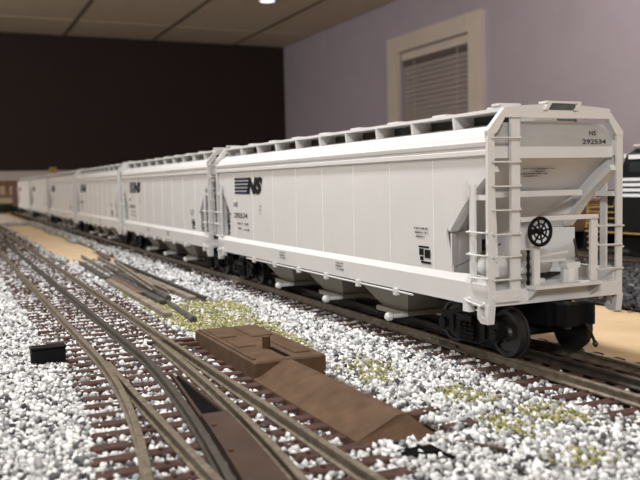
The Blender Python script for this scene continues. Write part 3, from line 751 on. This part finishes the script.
stick('tie', -.0985, .252, -.0975, .430, G, 'thick dark grey timber in the scrap pile centre', M['scrapdark'])
stick('pole', -.1000, .178, -.0955, .250, G-.0004, 'short dark pole nearest the switch machine', M['scrapdark'])
stick('tie', -.1085, .200, -.1065, .395, G, 'long grey timber lying along the yard track', M['scrap'])
stick('tie', -.0720, .585, -.0640, .700, G, 'reddish brown tie lying by the tan sand', M['scrapr'])
stick('rail', -.0950, .455, -.0905, .640, G, 'bent weathered rail at the sandy end of the pile', M['scrap'])
stick('tie', -.1050, .410, -.1030, .560, G, 'greyish timber beside the tan sand', M['scrapdark'])
stick('tie', -.1030, .300, -.1010, .410, G, 'thin dark timber between two thicker grey timbers', M['scrapr'])
stick('rail', -.0935, .300, -.0840, .480, G+.0038, 'rail lying on top of the scrap pile', M['scrap'], .0015)

# ------------------------------------------------------------------ locomotive on the right
def make_loco():
    x = .352; t = empty('diesel_locomotive', (x, .10, 0), 'black diesel locomotive with white stripes and gold handrails', 'locomotive')
    def p(n, mb, m=M['black'], par=None): o = mb.build(n, m, par or t); 
    def p2(n, mb, m=M['black'], par=None): return mb.build(n, m, par or t)
    Y1 = .232; Y0 = -.26       # local y of the two ends (front is Y1)
    p('deck', MB().box(-.0315, .0315, Y0, Y1, .0205, .0250))
    p('sill_stripe', MB().box(-.0318, .0318, Y0+.002, Y1-.002, .0215, .0228), M['gold'])
    p('pilot', MB().prism([(Y1, .0245), (Y1+.003, .0050), (Y1-.004, .0050), (Y1-.006, .0245)], 'x', -.0300, .0300))
    nose = p2('nose', MB().prism([(-.0165, .025), (-.0165, .0560), (-.0130, .0595), (.0130, .0595), (.0165, .0560), (.0165, .025)], 'y', .186, .222))
    cab = p2('cab', MB().prism([(-.0300, .025), (-.0300, .0820), (-.0250, .0905), (-.0150, .0960), (0, .0978), (.0150, .0960), (.0250, .0905), (.0300, .0820), (.0300, .025)], 'y', .140, .186))
    for k in range(4): p('stripe', MB().box(-.0303, .0303, .139, .1863, .0540+.0046*k, .0567+.0046*k), M['white'], cab)
    p('cab_window', MB().box(-.0304, .0304, .148, .160, .0755, .0840), M['glassb'], cab); p('cab_window', MB().box(-.0304, .0304, .165, .178, .0755, .0840), M['glassb'], cab)
    for s in (-1, 1): p('windshield', MB().box(*sorted((s*.006, s*.022)), .1862, .1866, .0765, .0860), M['glassb'], cab)
    p('number_board', MB().box(-.0265, -.0130, .1858, .1880, .0880, .0918), M['white'], cab); p('number_board', MB().box(.0130, .0265, .1858, .1880, .0880, .0918), M['white'], cab)
    p('number_board', MB().box(-.0292, -.0280, .150, .180, .0868, .0905), M['white'], cab)
    p('horn', MB().cyl((-.012, .190, .0985), (-.012, .170, .0985), .0016, 8, .0008), M['grey'], cab)
    hood = p2('long_hood', MB().prism([(-.0160, .025), (-.0160, .0830), (-.0110, .0890), (.0110, .0890), (.0160, .0830), (.0160, .025)], 'y', Y0+.02, .140))
    for k in range(6): p('hood_door', MB().box(-.0166, .0166, -.22+k*.056, -.17+k*.056, .030, .076), M['black'], hood)
    for k in range(3): p('roof_fan', MB().cyl((0, -.20+k*.05, .089), (0, -.20+k*.05, .0925), .012, 20), M['black'], hood)
    p('fuel_tank', MB().prism([(-.024, .0205), (-.028, .0150), (-.024, .0070), (.024, .0070), (.028, .0150), (.024, .0205)], 'y', -.08, .06))
    # handrails and steps in gold
    for s in (-1, 1):
        xs = s*.0305
        hr = p2('handrail', MB().tube([(xs, Y0+.01, .0455), (xs, .138, .0455)], .0006, 6), M['gold'])
        for k in range(9): p('stanchion', MB().cyl((xs, Y0+.012+k*.047, .025), (xs, Y0+.012+k*.047, .0455), .0006, 6), M['gold'], hr)
        fr = p2('handrail', MB().tube([(xs, .189, .060), (xs, .193, .052), (xs, .196, .045), (xs, Y1-.006, .0440), (xs, Y1-.002, .025)], .0007, 6), M['gold'])
        for k in range(3): p('rail_bar', MB().tube([(xs, .190, .0290+.0055*k), (xs, Y1-.003, .0290+.0055*k)], .0006, 6), M['gold'], fr)
        for k in range(3): p('step', MB().box(*sorted((s*.0235, s*.0312)), Y1-.016, Y1-.004, .0055+.0055*k, .0065+.0055*k), M['gold'])
    p('end_handrail', MB().tube([(-.028, Y1-.001, .025), (-.028, Y1-.001, .046), (-.006, Y1-.001, .046), (-.006, Y1-.001, .025)], .0007, 6), M['gold'])
    p('end_handrail', MB().tube([(.028, Y1-.001, .025), (.028, Y1-.001, .046), (.006, Y1-.001, .046), (.006, Y1-.001, .025)], .0007, 6), M['gold'])
    p('marker_light', MB().cyl((-.022, .2225, .055), (-.022, .2245, .055), .0018, 8), mat('red_lens', (.5, .02, .02), .3))
    for yc in (.15, -.17):
        for s in (-1, 1):
            p('truck_sideframe', MB().prism([(yc-.042, .0150), (yc-.036, .0185), (yc+.036, .0185), (yc+.042, .0150), (yc+.040, .0075), (yc+.020, .0070), (yc+.010, .0050), (yc-.010, .0050), (yc-.020, .0070), (yc-.040, .0075)], 'x', s*.0215, s*.0245))
        for a in (-.031, 0, .031):
            ws = p2('wheelset', MB().cyl((-.0212, yc+a, .0105), (.0212, yc+a, .0105), .002, 8), M['wheel'])
            for s in (-1, 1): p('wheel', MB().tube([(s*.0148, yc+a, .0105), (s*.0157, yc+a, .0105), (s*.0158, yc+a, .0105), (s*.0190, yc+a, .0105)], [.0116, .0114, .0105, .0102], 20), M['wheel'], ws)
        p('truck_center', MB().box(-.012, .012, yc-.036, yc+.036, .0125, .0205))
    p('coupler', MB().prism([(-.003, Y1), (-.003, Y1+.008), (-.006, Y1+.010), (-.006, Y1+.016), (.004, Y1+.016), (.006, Y1+.010), (.003, Y1+.008), (.003, Y1)], 'z', .0140, .0200))
    return t
make_loco()

# rust gondola ahead of the locomotive
gd = empty('gondola_car', (.352, .375, 0), 'rusty brown gondola car ahead of the black locomotive', 'gondola')
GL = .24
MB().box(-.030, .030, 0, GL, .0180, .0215).build('floor_plate', M['rust'], gd)
for s in (-1, 1):
    MB().box(*sorted((s*.0290, s*.0305)), 0, GL, .0215, .0480).build('side', M['rust'], gd)
    for k in range(9): MB().box(*sorted((s*.0305, s*.0320)), .004+k*.0285, .007+k*.0285, .019, .0480).build('side_rib', M['rust'], gd)
    MB().box(*sorted((s*.0285, s*.0322)), 0, GL, .0480, .0500).build('top_chord', M['rust'], gd)
for y in (0, GL-.0015): MB().box(-.0290, .0290, y, y+.0015, .0215, .0480).build('end', M['rust'], gd)
for yc in (.035, GL-.035):
    for s in (-1, 1): MB().prism([(yc-.024, .0130), (yc-.010, .0165), (yc+.010, .0165), (yc+.024, .0130), (yc+.024, .0075), (yc+.008, .0040), (yc-.008, .0040), (yc-.024, .0075)], 'x', s*.0212, s*.0236).build('truck_sideframe', M['black'], gd)
    MB().box(-.0212, .0212, yc-.005, yc+.005, .0100, .0180).build('bolster', M['black'], gd)
    for a in (-.0182, .0182):
        for s in (-1, 1): MB().tube([(s*.0148, yc+a, .0097), (s*.0157, yc+a, .0097), (s*.0158, yc+a, .0097), (s*.0190, yc+a, .0097)], [.0108, .0106, .0097, .0094], 18).build('wheel', M['wheel'], gd)
        MB().cyl((-.0212, yc+a, .0097), (.0212, yc+a, .0097), .0018, 8).build('axle', M['black'], gd)

# ------------------------------------------------------------------ far end of the layout
bc_ = empty('boxcar', (0, 2.190, 0), 'dark maroon boxcar standing beyond the last hopper car', 'boxcar')
MB().prism([(-.030, .022), (-.030, .078), (-.020, .084), (0, .086), (.020, .084), (.030, .078), (.030, .022)], 'y', 0, .22).build('body', M['maroon'], bc_)
MB().box(-.031, .031, .085, .135, .024, .074).build('door', M['maroon'], bc_)
MB().box(-.010, .010, -.006, .226, .012, .022).build('center_sill', M['black'], bc_)
for yc in (.04, .18):
    for s in (-1, 1):
        MB().prism([(yc-.024, .0160), (yc+.024, .0160), (yc+.020, .0080), (yc-.020, .0080)], 'x', s*.0212, s*.0236).build('truck_sideframe', M['black'], bc_)
        for a in (-.018, .018): MB().cyl((s*.0150, yc+a, .0097), (s*.0186, yc+a, .0097), .0097, 16).build('wheel', M['wheel'], bc_)
    MB().box(-.0212, .0212, yc-.005, yc+.005, .009, .014).build('bolster', M['black'], bc_)
bl = empty('brick_building', (-.060, 2.80, BT), 'small reddish brick building with pale ground floor at the far left', 'building')
MB().box(-.12, .08, 0, .14, 0, .050).build('ground_floor', M['beige'], bl)
uf = MB().box(-.12, .08, .004, .136, .050, .105).build('upper_floor', M['brick'], bl)
for k in range(6): MB().box(-.108+k*.032, -.092+k*.032, .0020, .0045, .062, .092).build('window', M['beige'], uf)
MB().box(-.124, .084, -.002, .142, .105, .111).build('cornice', M['brick'], bl)
X, Y = scatter(-.22, .01, 2.60, 2.68, .006); n = len(X)
H_ = np.stack([np.tile(X, 4), np.tile(Y, 4), BT+np.repeat([.012, .016, .021, .026], n)+rng.uniform(-.004, .004, 4*n)], 1)
stones('hedge', H_, .011, [M['hedge']], None, 'low dark green hedge in front of the brick building', 'hedge')
ys = empty('yellow_sign', (.14, 2.8, BT), 'small yellow sign on a post beyond the fourth hopper car', 'sign')
MB().cyl((0, 0, 0), (0, 0, .140), .002, 8).build('post', M['black'], ys)
MB().box(-.013, .013, -.003, 0, .136, .156).build('board', M['yellow'], ys)
